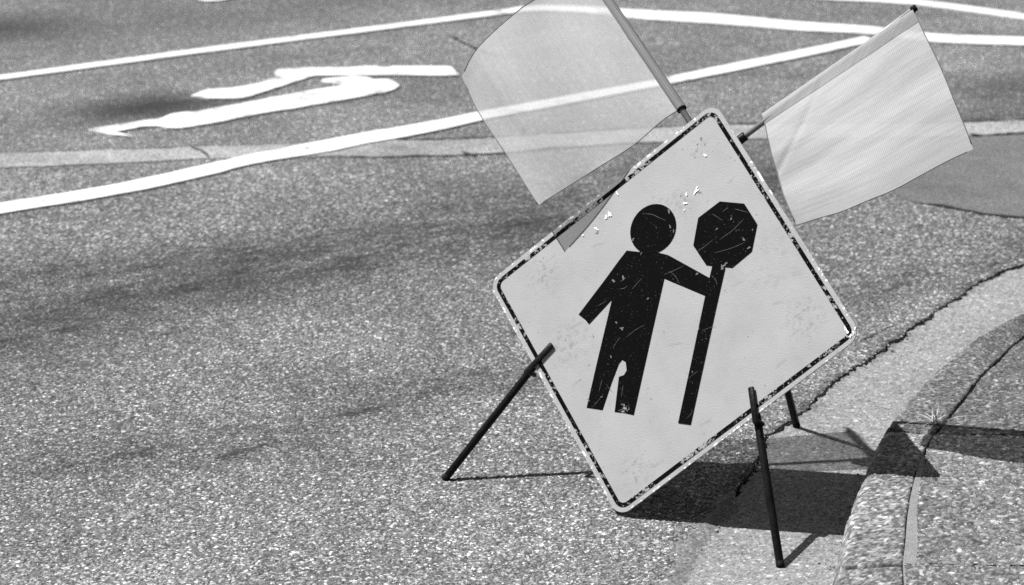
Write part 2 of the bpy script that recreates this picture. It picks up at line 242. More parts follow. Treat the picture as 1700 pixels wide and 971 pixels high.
def sign_face():
    n = N('worn_reflective_sheeting')
    x, y, z = n.xyz()
    edge = n.math('ADD', n.math('ABSOLUTE', x), n.math('ABSOLUTE', y))
    grime = n.map(n.noise(9, 6, 0.65), 0.35, 0.75, 1.04, 0.86)
    fine = n.map(n.noise(70, 4, 0.7), 0.6, 0.78, 1.0, 0.86)
    vs = n.voro(38); rs = n.rand(vs)
    spot = n.math('MULTIPLY', n.map(vs.outputs['Distance'], 0.03, 0.10, 1.0, 0.0), n.map(rs[0], 0.80, 0.86))
    base = n.math('MULTIPLY', n.math('MULTIPLY', 0.282, grime), fine)
    base = n.mix(n.math('MULTIPLY', spot, 0.45), base, 0.16)
    smx = gauss(n, x, 0.21, 0.10); smy = gauss(n, y, 0.115, 0.11)
    smudge = n.math('MULTIPLY', n.math('MULTIPLY', smx, smy), n.map(n.noise(32, 5, 0.7), 0.5, 0.68))
    base = n.math('MULTIPLY', base, n.math('SUBTRACT', 1.0, n.math('MULTIPLY', smudge, 0.25)))
    for sx, sy, sr in ((-0.012, 0.321, 0.035), (-0.021, 0.216, 0.045), (-0.19, 0.17, 0.028), (0.30, 0.02, 0.07), (-0.20, -0.10, 0.08), (0.02, -0.33, 0.06), (-0.30, 0.03, 0.06)):
        dd_ = n.math('SQRT', n.math('ADD', n.math('POWER', n.math('SUBTRACT', x, sx), 2.0), n.math('POWER', n.math('SUBTRACT', y, sy), 2.0)))
        sc_ = n.math('MULTIPLY', n.map(dd_, 0.0, sr, 1.0, 0.0, True), n.map(n.noise(85, 5, 0.75), 0.50, 0.62))
        base = n.math('MULTIPLY', base, n.math('SUBTRACT', 1.0, n.math('MULTIPLY', sc_, 0.36)))
    rim = n.map(edge, 0.424264 - 0.0075, 0.424264 - 0.0035)
    chipn = n.noise(75, 5, 0.75, co=n.scaled((1, 1, 1)))
    chip = n.math('MULTIPLY', rim, n.map(n.math('ADD', chipn, n.map(n.noise(11, 3, 0.6), 0.35, 0.65, -0.12, 0.06)), 0.53, 0.56))
    base = n.mix(chip, base, 0.85)
    dirt = n.math('MULTIPLY', n.map(edge, 0.424264 - 0.016, 0.424264 - 0.004), n.map(n.noise(95, 4, 0.7), 0.55, 0.66))
    base = n.mix(n.math('MULTIPLY', dirt, 0.5), base, 0.12)
    return n.done(base, 0.55, n.bump(n.math('ADD', n.noise(300, 2), n.math('MULTIPLY', chip, -1.5)), 0.0004), 0.35)
M_FACE = sign_face()

def black_film(name, amount):
    n = N(name)
    a = n.noise(270, 3, 0.75)
    b = n.noise(26, 4, 0.65)
    speck = n.math('MULTIPLY', n.map(a, 0.645, 0.685), n.map(b, 0.42, 0.58))
    x, y, z = n.xyz()
    foot = n.math('MULTIPLY', gauss(n, y, -0.212, 0.042), gauss(n, x, -0.044, 0.032))
    clump = n.map(n.noise(10, 3, 0.6), 0.35, 0.66, -0.16, 0.10)
    flake = n.map(n.math('ADD', n.math('ADD', n.noise(105, 5, 0.75), clump), n.math('MULTIPLY', foot, 0.44)), amount, amount + 0.03)
    base = n.mix(n.math('MULTIPLY', speck, 0.9), 0.0025, 0.14)
    base = n.mix(flake, base, 0.25)
    return n.done(base, 0.7, None, 0.02)
M_BLACK = black_film('scuffed_black_film', 0.80)
M_BORDER = black_film('flaking_black_border', 0.535)
M_CHIP_W = simple('bare_primer', 0.85, 0.5, 0.0, 200, 0.1)
M_CHIP_D = simple('dark_scuff', 0.12, 0.7, 0.0, 400, 0.5)
M_CHIP_G = simple('exposed_sheeting', 0.085, 0.6, 0.0, 300, 0.25)
M_EDGE = simple('aluminium_edge', 0.30, 0.45, 0.0, 200, 0.3, 0.5, 0.4)

def mesh_cloth(name, base, hole, streak=0.12):
    n = N(name)
    uv = n.new('ShaderNodeTexCoord').outputs['UV']
    u, v, _ = n.xyz(uv)
    du = n.math('ADD', u, n.map(n.noise(6, 3), 0, 1, -0.004, 0.004))
    wu = n.math('SINE', n.math('MULTIPLY', du, 2 * math.pi / 0.0027))
    wv = n.math('SINE', n.math('MULTIPLY', v, 2 * math.pi / 0.0034))
    weave = n.math('MULTIPLY', n.math('ADD', n.math('MULTIPLY', wu, 0.6), n.math('MULTIPLY', wv, 0.4)), 1.0)
    slub = n.noise(1.0, 4, 0.6, co=n.vec(n.math('MULTIPLY', u, 150), n.math('MULTIPLY', v, 9)))
    col = n.math('MULTIPLY', base, n.math('ADD', n.map(weave, -1, 1, 0.80, 1.20), n.map(slub, 0.3, 0.7, -streak, streak)))
    col = n.math('MULTIPLY', col, n.map(n.noise(900, 2, 0.7), 0.3, 0.7, 0.86, 1.14))
    n.put(n.b.inputs['Base Color'], n.grey(col)); n.b.inputs['Roughness'].default_value = 0.7
    n.b.inputs['Specular IOR Level'].default_value = 0.25
    tr = n.new('ShaderNodeBsdfTranslucent'); n.put(tr.inputs['Color'], n.grey(n.math('MULTIPLY', col, 0.8)))
    m1 = n.new('ShaderNodeMixShader'); m1.inputs[0].default_value = 0.3
    n.t.links.new(n.b.outputs[0], m1.inputs[1]); n.t.links.new(tr.outputs[0], m1.inputs[2])
    tp = n.new('ShaderNodeBsdfTransparent')
    m2 = n.new('ShaderNodeMixShader')
    n.put(m2.inputs[0], n.map(weave, -1, 1, hole * 1.7, hole * 0.3))
    n.t.links.new(m1.outputs[0], m2.inputs[1]); n.t.links.new(tp.outputs[0], m2.inputs[2])
    n.t.links.new(m2.outputs[0], n.out.inputs['Surface'])
    return n.m
M_CLOTH = mesh_cloth('open_weave_flag_cloth', 0.53, 0.36, 0.06)
M_CLOTH_R = mesh_cloth('dense_weave_flag_cloth', 0.45, 0.11)
M_HEM = mesh_cloth('folded_flag_hem', 0.20, 0.0)
M_SLEEVE_L = mesh_cloth('grey_flag_pocket', 0.24, 0.12)
M_SLEEVE = mesh_cloth('doubled_flag_cloth', 0.44, 0.12)
M_GRASS = simple('dry_grass', 0.42, 0.6, 0.0, 40, 0.3)

# ------------------------------------------------------------------ object helpers
def link(name, me, mat, parent=None):
    o = bpy.data.objects.new(name, me)
    if mat is not None and not me.materials:
        me.materials.append(mat)
    COL.objects.link(o)
    if parent is not None:
        o.parent = parent
    return o
def finish(name, bm, mat, parent=None, smooth=False, tri=False):
    me = bpy.data.meshes.new(name)
    bmesh.ops.recalc_face_normals(bm, faces=bm.faces)
    bm.to_mesh(me); bm.free()
    if smooth:
        for p in me.polygons: p.use_smooth = True
    return link(name, me, mat, parent)
def thing(name, label, cat, loc=(0, 0, 0), rot=None, group=None):
    o = bpy.data.objects.new(name, None)
    o.empty_display_size = 0.1
    COL.objects.link(o)
    o.matrix_world = Matrix.Translation(loc) @ (rot.to_4x4() if rot is not None else Matrix.Identity(4))
    o['label'] = label; o['category'] = cat
    if group: o['group'] = group
    return o
def structure(name, label=None):
    o = bpy.data.objects.new(name, None)
    o.empty_display_size = 0.1
    COL.objects.link(o); o['kind'] = 'structure'
    if label: o['label'] = label
    return o
def catmull(pts, step):
    """smooth curve through the points, sampled at about one step (chord-length tangents, so long spans do not overshoot)"""
    P = np.array(pts, float)
    L = np.linalg.norm(np.diff(P, axis=0), axis=1); tt = np.concatenate([[0], np.cumsum(L)])
    v = np.diff(P, axis=0) / L[:, None]
    Tn = np.empty_like(P); Tn[0], Tn[-1] = v[0], v[-1]
    for i in range(1, len(P) - 1):
        wt = L[i] / (L[i - 1] + L[i]); Tn[i] = v[i - 1] * wt + v[i] * (1 - wt)
    out = []
    for i in range(len(P) - 1):
        n = max(2, int(L[i] / step)) if L[i] < 4 else 40
        for k in range(n):
            s = k / n; h = L[i]
            out.append((2*s**3-3*s*s+1)*P[i] + (s**3-2*s*s+s)*h*Tn[i] + (-2*s**3+3*s*s)*P[i+1] + (s**3-s*s)*h*Tn[i+1])
    out.append(P[-1])
    return np.array(out)
def normals2(p):
    t = np.gradient(p, axis=0); t /= np.linalg.norm(t, axis=1)[:, None]
    return np.stack([-t[:, 1], t[:, 0]], 1)          # to the left of travel
def n1(s, seed, f):                                     # smooth 1-D noise
    return np.array([noise.noise(Vector((q * f, seed * 7.3, 0.5))) for q in s])
def arc(p):
    return np.concatenate([[0], np.cumsum(np.linalg.norm(np.diff(p, axis=0), axis=1))])
def slab(name, outline, z, thick, mat, parent=None):
    bm = bmesh.new()
    top = [bm.verts.new((x, y, z)) for x, y in outline]
    bot = [bm.verts.new((x, y, z - thick)) for x, y in outline]
    bm.faces.new(top); n = len(top)
    for i in range(n):
        bm.faces.new((top[i], bot[i], bot[(i + 1) % n], top[(i + 1) % n]))
    return finish(name, bm, mat, parent)
def ribbon(name, a, b, z, mat, parent, rag=0.0, seed=1, thick=0.0):
    """a flat band between two edges given in metres, with ragged edges"""
    A, B = catmull(a, 0.02), catmull(b, 0.02)
    A += normals2(A) * ((n1(arc(A), seed, 24) + 0.6 * n1(arc(A), seed + 5, 70)) * rag)[:, None]
    B += normals2(B) * ((n1(arc(B), seed + 2, 24) + 0.6 * n1(arc(B), seed + 7, 70)) * rag)[:, None]
    n = max(len(A), len(B)) * 1
    def rs(P):
        s = arc(P); q = np.linspace(0, s[-1], n)
        return np.stack([np.interp(q, s, P[:, 0]), np.interp(q, s, P[:, 1])], 1)
    A, B = rs(A), rs(B)
    bm = bmesh.new()
    va = [bm.verts.new((x, y, z)) for x, y in A]; vb = [bm.verts.new((x, y, z)) for x, y in B]
    for i in range(n - 1):
        bm.faces.new((va[i], vb[i], vb[i + 1], va[i + 1]))
    if thick:
        wa = [bm.verts.new((x, y, z - thick)) for x, y in A]; wb = [bm.verts.new((x, y, z - thick)) for x, y in B]
        for i in range(n - 1):
            bm.faces.new((va[i], va[i + 1], wa[i + 1], wa[i])); bm.faces.new((vb[i], wb[i], wb[i + 1], vb[i + 1]))
    return finish(name, bm, mat, parent)
def crackline(name, pts, z, width, mat, parent, seed=3, step=0.006, jag=0.006, taper=True):
    P = catmull(pts, step); s = arc(P); nn = normals2(P)
    P = P + nn * ((n1(s, seed, 9) * 1.4 + n1(s, seed + 1, 30) + 0.5 * n1(s, seed + 2, 90)) * jag)[:, None]
    wd = width * (0.75 + 0.9 * n1(s, seed + 3, 22) + 0.5 * n1(s, seed + 4, 80)); wd = np.clip(wd, width * 0.15, None)
    if taper: wd = wd * np.clip(np.minimum(s, s[-1] - s) / (0.15 * s[-1]), 0.05, 1)
    bm = bmesh.new()
    A = [bm.verts.new((*(p + q * w_ * 0.5), z)) for p, q, w_ in zip(P, nn, wd)]
    B = [bm.verts.new((*(p - q * w_ * 0.5), z)) for p, q, w_ in zip(P, nn, wd)]
    for i in range(len(A) - 1):
        bm.faces.new((A[i], B[i], B[i + 1], A[i + 1]))
    return finish(name, bm, mat, parent)
def frame_for(d):
    d = d.normalized(); u = d.orthogonal().normalized(); return u, d.cross(u).normalized()
def tube(bm, pts, rad, seg=14, caps=True):
    P = [Vector(p) for p in pts]; rads = rad if isinstance(rad, (list, tuple)) else [rad] * len(P)
    u, v = frame_for(P[-1] - P[0]); rings = []
    for p, r in zip(P, rads):
        rings.append([bm.verts.new(p + (u * math.cos(2 * math.pi * k / seg) + v * math.sin(2 * math.pi * k / seg)) * r) for k in range(seg)])
    for a, b in zip(rings, rings[1:]):
        for k in range(seg):
            bm.faces.new((a[k], a[(k + 1) % seg], b[(k + 1) % seg], b[k]))
    if caps:
        bm.faces.new(rings[0][::-1]); bm.faces.new(rings[-1])
def rod_part(name, a, b, r, mat, parent, seg=16, bev=0.0015):
    a, b = Vector(a), Vector(b); d = (b - a).normalized(); bm = bmesh.new()
    tube(bm, [a, a + d * bev, b - d * bev, b], [r - bev, r, r, r - bev], seg)
    o = finish(name, bm, mat, parent, True)
    for p in o.data.polygons:
        if len(p.vertices) > 4: p.use_smooth = False
    return o
def box_part(name, c, size, mat, parent, rot=0.0, bev=0.003):
    bm = bmesh.new(); bmesh.ops.create_cube(bm, size=1)
    bmesh.ops.scale(bm, vec=size, verts=bm.verts)
    bmesh.ops.bevel(bm, geom=bm.edges[:], offset=bev, segments=2, affect='EDGES')
    bmesh.ops.rotate(bm, verts=bm.verts, matrix=Matrix.Rotation(rot, 3, 'Z'))
    bmesh.ops.translate(bm, verts=bm.verts, vec=c)
    return finish(name, bm, mat, parent)

# ------------------------------------------------------------------ stones standing proud of a paved surface
def stones(x, y, seed, cell, fill, hmin, hmax, tones, binder, rough):
    """height and tone of a bed of stones at the points x, y (metres)"""
    rs = np.random.RandomState(seed)
    cx, cy = np.floor(x / cell).astype(int), np.floor(y / cell).astype(int)
    x0, y0 = cx.min() - 1, cy.min() - 1
    sh = (cx.max() - x0 + 2, cy.max() - y0 + 2)
    jx, jy = rs.rand(*sh), rs.rand(*sh)
    rad = cell * (0.38 + 0.34 * rs.rand(*sh)); rad[rs.rand(*sh) > fill] = 1e-6
    el = rs.uniform(0.7, 1.4, sh); an = rs.uniform(0, math.pi, sh); hh = rs.uniform(hmin, hmax, sh)
    q = rs.rand(*sh); tn = np.interp(q, tones[0], tones[1])
    H = np.zeros_like(x); Tn = np.full_like(x, binder)
    for i in (-1, 0, 1):
        for k in (-1, 0, 1):
            a, b = cx + i - x0, cy + k - y0
            dx, dy = x - (cx + i + jx[a, b]) * cell, y - (cy + k + jy[a, b]) * cell
            c, s = np.cos(an[a, b]), np.sin(an[a, b])
            u, v = (dx * c + dy * s) * el[a, b], (dy * c - dx * s) / el[a, b]
            d2 = (u * u + v * v) / rad[a, b] ** 2
            h = hh[a, b] * np.clip(1.0 - d2 ** 1.6, 0, None) ** 0.6
            m = h > H
            H = np.where(m, h, H); Tn = np.where(m & (d2 < 0.95), tn[a, b], Tn)
    H = H + rs.normal(0, rough, x.shape)
    return H, Tn
def bed(x, y, spec, seed):
    H, Tn = stones(x, y, seed, *spec['coarse'], spec['tones'], spec['binder'], spec['rough'])
    H2, T2 = stones(x + 3.3, y + 1.7, seed + 50, *spec['fine'], spec['tones'], spec['binder'], 0)
    f = (H < H2)
    return np.where(f, H2, H), np.where(f, T2, Tn)
ROAD_BED = dict(coarse=(0.0056, 0.66, 0.0007, 0.0027), fine=(0.0036, 0.7, 0.0002, 0.0015), rough=0.00030, binder=0.020,
                tones=((0, 0.2, 0.5, 0.75, 0.9, 0.97, 1), (0.018, 0.042, 0.088, 0.15, 0.25, 0.42, 0.56)))
GUTTER_BED = dict(coarse=(0.0065, 0.45, 0.0003, 0.0013), fine=(0.0045, 0.6, 0.0002, 0.0009), rough=0.00015, binder=0.15,
                  tones=((0, 0.2, 0.5, 0.8, 0.95, 1), (0.07, 0.125, 0.165, 0.21, 0.30, 0.48)))
KERB_BED = dict(coarse=(0.0080, 0.62, 0.0008, 0.0032), fine=(0.0048, 0.65, 0.0003, 0.0018), rough=0.0003, binder=0.055,
                tones=((0, 0.2, 0.5, 0.8, 0.95, 1), (0.055, 0.12, 0.19, 0.27, 0.40, 0.58)))
WALK_BED = dict(coarse=(0.0085, 0.68, 0.0010, 0.0036), fine=(0.0050, 0.7, 0.0003, 0.0018), rough=0.00025, binder=0.035,
                tones=((0, 0.15, 0.5, 0.8, 0.95, 1), (0.035, 0.08, 0.135, 0.20, 0.34, 0.55)))
OLD = 0.62
def inside(px, py, poly):
    """even-odd test of many points against an outline"""
    P = np.array(poly); r = np.zeros(px.shape, bool)
    for (x0, y0), (x1, y1) in zip(P, np.roll(P, -1, 0)):
        if y0 == y1: continue
        lo, hi = (y0, y1) if y0 < y1 else (y1, y0)
        if hi < py.min() or lo > py.max(): continue
        k = (py >= lo) & (py < hi)
        r[k] ^= px[k] < (py[k] - y0) * (x1 - x0) / (y1 - y0) + x0
    return r
def stone_sheet(name, outline, box, dx, dy, z, spec, seed, mat, parent, tone=1.0, fade=None, wedge=None, dirt=None, lie=None):
    x = np.arange(box[0], box[1], dx); y = np.arange(box[2], box[3], dy)
    rs = np.random.RandomState(seed)
    X, Y = np.meshgrid(x, y)
    X = X + rs.uniform(-0.3, 0.3, X.shape) * dx; Y = Y + rs.uniform(-0.3, 0.3, Y.shape) * dy
    ok = np.ones(X.shape, bool)
    if wedge: ok &= np.abs(X) < wedge * Y + 0.12
    ok[ok] = inside(X[ok], Y[ok], outline)
    idx = np.full(X.shape, -1); idx[ok] = np.arange(ok.sum())
    H, Tn = bed(X[ok], Y[ok], spec, seed)
    if lie: H = H + lie(X[ok], Y[ok])
    if dirt: Tn = Tn * dirt(X[ok], Y[ok])
    if fade: H = H * np.clip((fade[1] - Y[ok]) / (fade[1] - fade[0]), 0.12, 1)
    q = np.stack([idx[:-1, :-1], idx[:-1, 1:], idx[1:, 1:], idx[1:, :-1]], -1).reshape(-1, 4)
    q = q[(q >= 0).all(1)]
    me = bpy.data.meshes.new(name)
    me.vertices.add(int(ok.sum())); me.vertices.foreach_set('co', np.stack([X[ok], Y[ok], z + H], 1).astype(np.float32).ravel())
    me.loops.add(q.size); me.loops.foreach_set('vertex_index', q.ravel().astype(np.int32))
    me.polygons.add(len(q)); me.polygons.foreach_set('loop_start', np.arange(0, q.size, 4, dtype=np.int32))
    me.update(calc_edges=True)
    at_ = me.attributes.new('tone', 'FLOAT', 'POINT'); at_.data.foreach_set('value', (Tn * tone).astype(np.float32))
    me.polygons.foreach_set('use_smooth', np.ones(len(q), bool))
    o = link(name, me, mat, parent); o['kind'] = 'stuff'
    return o

# ------------------------------------------------------------------ ground, road, gutter
bm = bmesh.new()
g = 700
bm.faces.new([bm.verts.new(q) for q in ((-g, -g, -0.035), (g, -g, -0.035), (g, g, -0.035), (-g, g, -0.035))])
ground = finish('ground', bm, M_GROUND); ground['kind'] = 'structure'

road = structure('road', 'worn asphalt carriageway with painted lane lines')
CR = catmull(T['crack'], 0.006)
ext0 = CR[0] + (CR[0] - CR[40]) / np.linalg.norm(CR[0] - CR[40]) * 30
ext1 = CR[-1] + (CR[-1] - CR[-40]) / np.linalg.norm(CR[-1] - CR[-40]) * 30
sC = arc(CR); nC = normals2(CR)
jag = (n1(sC, 1, 7) * 1.1 + n1(sC, 2, 26) * 0.9 + n1(sC, 3, 85) * 0.6 + n1(sC, 4, 190) * 0.35) * 0.0085
E1 = CR + nC * jag[:, None]
gap = np.clip(0.007 + 0.011 * n1(sC, 9, 5) + 0.010 * n1(sC, 10, 40) + 0.008 * n1(sC, 12, 140), 0.001, 0.024)
shut = np.clip((E1[:, 1] - 4.75) / 0.55, 0, 1)                   # silted up towards the camera
gap = 0.0008 + gap * shut
E2 = E1 - nC * gap[:, None]
def grubby(x, y):                                                   # grime caught along the open joint
    d = np.abs(x - np.interp(y, E1[:, 1], E1[:, 0])) * 0.75
    rs_ = np.random.RandomState(3); yy = np.arange(3, 9, 0.012); a_ = np.interp(y, yy, rs_.rand(len(yy))); b_ = np.interp(y, yy[::6], rs_.rand(len(yy[::6])))
    return 1 - np.clip(0.15 + 0.7 * b_ * (0.5 + a_), 0, 0.7) * np.exp(-(d / (0.006 + 0.018 * a_ * b_)) ** 2)
outline = [tuple(ext0)] + [tuple(q) for q in E1] + [tuple(ext1), (45, 60), (-60, 60), (-60, -35)]
slab('asphalt_surface', outline, -0.0008, 0.03, M_ROAD, road)
stone_sheet('asphalt_stones', outline, (-1.6, 1.6, 4.35, 6.7), 0.00205, 0.0028, -0.0012, ROAD_BED, 5, M_ROAD_N, road, wedge=0.2, dirt=grubby)
stone_sheet('asphalt_stones', outline, (-2.0, 2.0, 6.7, 8.4), 0.0038, 0.0054, -0.0012, ROAD_BED, 6, M_ROAD_N, road, fade=(7.3, 8.4), wedge=0.2)
k = (E1[:, 1] > 4.0) & (E1[:, 1] < 5.16)                           # silt washed over the joint towards the camera
sA, eA, nA = arc(E1)[k], E1[k], nC[k]
tp_ = np.clip((5.16 - eA[:, 1]) / 0.12, 0.15, 1)
wA, wB = 0.022 + 0.018 * n1(sA, 80, 14) + 0.006 * n1(sA, 81, 60), 0.026 + 0.016 * n1(sA, 82, 14) + 0.006 * n1(sA, 83, 60)
a_, b_ = eA + nA * (np.clip(wA, 0.003, None) * tp_)[:, None], eA - nA * (np.clip(wB, 0.006, None) * tp_)[:, None]
stone_sheet('silt', [tuple(q) for q in a_] + [tuple(q) for q in b_[::-1]], (0.1, 0.6, 4.0, 5.2), 0.0025, 0.0033, 0.0, GUTTER_BED, 9, M_GUTTER_N, road, 0.80, lie=lambda x, y: np.interp(x - np.interp(y, E1[:, 1], E1[:, 0]), [-0.02, -0.004, 0.022], [-0.0004, 0.0008, -0.0046]))
# painted markings and repairs
ribbon('concrete_band', T['strip'][0], T['strip'][1], 0.0020, M_STRIP, road, 0.005, 4, 0.003)
slab('smooth_patch', [tuple(q) for q in catmull(T['patch'] + T['patch'][:1], 0.03)[:-1]], 0.0032, 0.004, M_PATCH, road)
crackline('tar_seam', T['patch_seam'], 0.0042, 0.018, M_TAR, road, 5, 0.01, 0.004)
s0, s1 = T['strip']
crackline('tar_seam', s0[9:], 0.0044, 0.015, M_TAR, road, 8, 0.01, 0.006, False)
crackline('tar_seam', s0[1:8], 0.0044, 0.007, M_TAR, road, 9, 0.01, 0.006)
crackline('tar_seam', s1[7:14], 0.0044, 0.009, M_TAR, road, 10, 0.01, 0.006)
crackline('crack', T['strip_crack'], 0.0046, 0.008, M_TAR, road, 12)
for i, q in enumerate(T['faint_cracks']):
    crackline('crack', q, 0.0048, 0.013, M_TAR, road, 20 + i)
crackline('crack', T['crack2'], 0.0010, 0.010, M_TAR, road, 31, 0.005, 0.005)
def marking(name, key, rag, seed, label, z=0.0062):
    o = ribbon(name, T[key][0], T[key][1], z, M_LINE, road, rag, seed, 0.0065); o['label'] = label; return o
marking('lane_line', 'line_near', 0.0045, 41, 'broad white line nearest the work sign')
marking('lane_line', 'line_far', 0.003, 44, 'white line bending behind the flags')
marking('lane_line', 'line_right', 0.003, 47, 'white line at the far right')
marking('lane_line', 'dash', 0.003, 49, 'short white dash at the far edge')
for k in ('arrow1', 'arrow2'):
    pts = np.array(T[k] + T[k][:1]); sP = arc(pts); qq = np.arange(0, sP[-1], 0.015)
    P = np.stack([np.interp(qq, sP, pts[:, 0]), np.interp(qq, sP, pts[:, 1])], 1)
    s = arc(P); P = P + normals2(P) * ((n1(s, 60, 16) + 0.7 * n1(s, 61, 50)) * 0.004)[:, None]
    o = slab('turn_arrow', [tuple(q) for q in P], 0.0064, 0.0065, M_ARROW, road)
    o['label'] = 'ragged white arrow shaft with long head' if k == 'arrow1' else 'ragged white arrow with a side branch'

KB = catmull(T['kerb'], 0.01); nK = normals2(KB)                 # normals2 points left of travel = towards the road
BK = catmull(T['kback'], 0.01)
def extend(P, L0=25, L1=25, a=30):
    u = (P[0] - P[a]) / np.linalg.norm(P[0] - P[a]); v = (P[-1] - P[-a]) / np.linalg.norm(P[-1] - P[-a])
    return np.concatenate([[P[0] + u * L0], P, [P[-1] + v * L1]])
gin = extend(KB - nK * 0.05)
e2 = np.concatenate([[ext0 - nC[0] * 0.005], E2, [ext1 - nC[-1] * 0.005]])
gout = [tuple(q) for q in e2] + [tuple(q) for q in gin[::-1]]
gutter = slab('gutter', gout, -0.0045, 0.025, M_GUTTER)
stone_sheet('gutter_grit', gout, (0.2, 1.7, 4.4, 7.2), 0.0030, 0.0038, -0.0047, GUTTER_BED, 7, M_GUTTER_N, gutter, dirt=grubby)
gutter['kind'] = 'structure'; gutter['label'] = 'pale concrete gutter between asphalt edge and kerb'

# ------------------------------------------------------------------ kerb and footpath
ZK = 0.125
kerb = structure('kerb', 'low concrete kerb curving away to the right')
sK = arc(KB); sB = arc(BK)
def cut(path, s, pt):
    return s[np.argmin(np.linalg.norm(path - np.array(pt), axis=1))]
J = T['joint_px']
cF, cN = cut(KB, sK, J[0]), cut(KB, sK, J[2])
bF, bN = cut(BK, sB, J[1]), cut(BK, sB, J[3])
def at(P, s, q):
    return np.stack([np.interp(q, s, P[:, 0]), np.interp(q, s, P[:, 1])], -1)
def kerb_piece(k0, k1, b0, b1, mat, label, seed, fine=True, tone=1.0):
    n = max(12, int((k1 - k0) / (0.0034 if fine else 0.12)))
    K0, B0 = at(KB, sK, np.linspace(k0, k1, n)), at(BK, sB, np.linspace(b0, b1, n))
    rows, wdm = [], float(np.mean(np.linalg.norm(B0 - K0, axis=1)))
    rr = 0.022                                                    # profile: (distance behind the edge, height), face to back
    prof = [(-0.012, -0.03), (-0.010, 0.02), (-0.006, 0.06), (-0.002, ZK - rr)]
    prof += [(rr * (1 - math.cos(t_ * math.pi / 2)), ZK - rr + rr * math.sin(t_ * math.pi / 2)) for t_ in (0.2, 0.4, 0.6, 0.8, 1.0)]
    prof += [(wdm - 0.004, ZK), (wdm - 0.001, ZK - 0.004), (wdm - 0.001, -0.03)]
    pr = np.array(prof); sp = arc(pr)
    m = int(sp[-1] / (0.0036 if fine else 0.02)); qs = np.unique(np.concatenate([np.linspace(0, sp[-1], m)]))
    px_, pz_ = np.interp(qs, sp, pr[:, 0]), np.interp(qs, sp, pr[:, 1])
    tn_ = np.gradient(np.stack([px_, pz_], 1), axis=0); tn_ /= np.linalg.norm(tn_, axis=1)[:, None]
    no_ = np.stack([-tn_[:, 1], tn_[:, 0]], 1)                      # outward in the section
    S_, Q_ = np.meshgrid(np.linspace(k0, k1, n), qs, indexing='ij')
    H, Tn = bed(S_, Q_, KERB_BED, seed * 11)
    big = np.array([[noise.fractal(Vector((a * 16, b * 16, seed)), 0.9, 2.0, 3) for b in qs[::3]] for a in S_[::3, 0]])
    big = np.repeat(np.repeat(big, 3, 0), 3, 1)[:n, :len(qs)] * 0.0034
    for _ in range(2):
        big = (big + np.roll(big, 1, 0) + np.roll(big, -1, 0)) / 3; big = (big + np.roll(big, 1, 1) + np.roll(big, -1, 1)) / 3
    off = H * 0.8 + big - 0.001
    D_ = B0 - K0; W_ = np.linalg.norm(D_, axis=1); D_ /= W_[:, None]
    end = np.minimum(np.arange(n), n - 1 - np.arange(n)); er = 0.009 * np.clip(1 - end / (3.0 if fine else 0.5), 0, 1) ** 2
    al = px_[None] * np.where(px_ > rr, W_[:, None] / wdm, 1) + no_[None, :, 0] * off
    zz = pz_[None] + no_[None, :, 1] * off - er[:, None] * (pz_[None] > 0.04)
    X, Y = K0[:, :1] + D_[:, :1] * al, K0[:, 1:] + D_[:, 1:] * al
    N_ = len(qs); V = np.stack([X, Y, zz], -1).reshape(-1, 3)
    F = [(i * N_ + k, (i + 1) * N_ + k, (i + 1) * N_ + k + 1, i * N_ + k + 1) for i in range(n - 1) for k in range(N_ - 1)]
    F += [tuple(range(N_)), tuple(range((n - 1) * N_, n * N_))[::-1]]
    me = bpy.data.meshes.new('kerb_section'); me.from_pydata(V.tolist(), [], F)
    a_ = me.attributes.new('tone', 'FLOAT', 'POINT'); a_.data.foreach_set('value', (Tn * tone).ravel().astype(np.float32))
    for p in me.polygons: p.use_smooth = len(p.vertices) == 4
    o = link('kerb_section', me, mat, kerb)
    if label: o['label'] = label
    return o
gp = 0.004
k_in, b_in = cut(KB, sK, T['kerb'][2]), cut(BK, sB, T['kback'][2])
k_out, b_out = cut(KB, sK, T['kerb'][-2]), cut(BK, sB, T['kback'][-2])
kerb_piece(0, k_in - gp, 0, b_in - gp, M_KERB, None, 4, False)
kerb_piece(k_in, cN - gp, b_in, bN - gp, M_KERB_N, 'nearest pale kerb section', 1)
kerb_piece(cN + gp, cF - 0.002, bN + gp, bF - 0.002, M_KERB_N, 'pale middle kerb section crossed by the shadow', 2)
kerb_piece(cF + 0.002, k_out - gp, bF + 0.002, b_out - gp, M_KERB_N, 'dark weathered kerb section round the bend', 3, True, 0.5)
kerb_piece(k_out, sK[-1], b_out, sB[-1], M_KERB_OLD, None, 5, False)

walk = structure('footpath', 'concrete footpath behind the kerb')
def walk_slab(b0, b1, back0, back1, mat, label, gapf, tri_seed, box=None, tone=1.0):
    q = np.linspace(b0, b1, max(10, int((b1 - b0) / 0.006)))
    P = at(BK, sB, q)
    nb = -normals2(P)                                              # away from the road
    g_ = np.array([gapf(s) for s in q]) + 0.0012 * n1(q, tri_seed, 60) + 0.002 * n1(q, tri_seed + 1, 12)
    P = P + nb * np.clip(g_, 0.0012, None)[:, None]
    out_ = [tuple(p) for p in P] + [back1, back0]
    o = slab('paving_slab', out_, ZK - 0.0020, 0.06, mat, walk)
    o['label'] = label
    if box:
        stone_sheet('paving_stones', out_, box, 0.0031, 0.0040, ZK - 0.0024, WALK_BED, tri_seed * 5, M_WALK_N, o, tone)
    return o
def gap_near(s):                                                    # a mortar-filled strip that narrows away from the camera
    return 0.004 + 0.004 * noise.noise(Vector((s * 20, 3, 1)))
def gap_mid(s):
    t = (s - bN) / (bF - bN)
    return 0.002 + 0.020 * max(0, 1 - t) ** 0.8 * (1 if t < 0.85 else 0.3) + 0.003 * noise.noise(Vector((s * 14, 8, 1)))
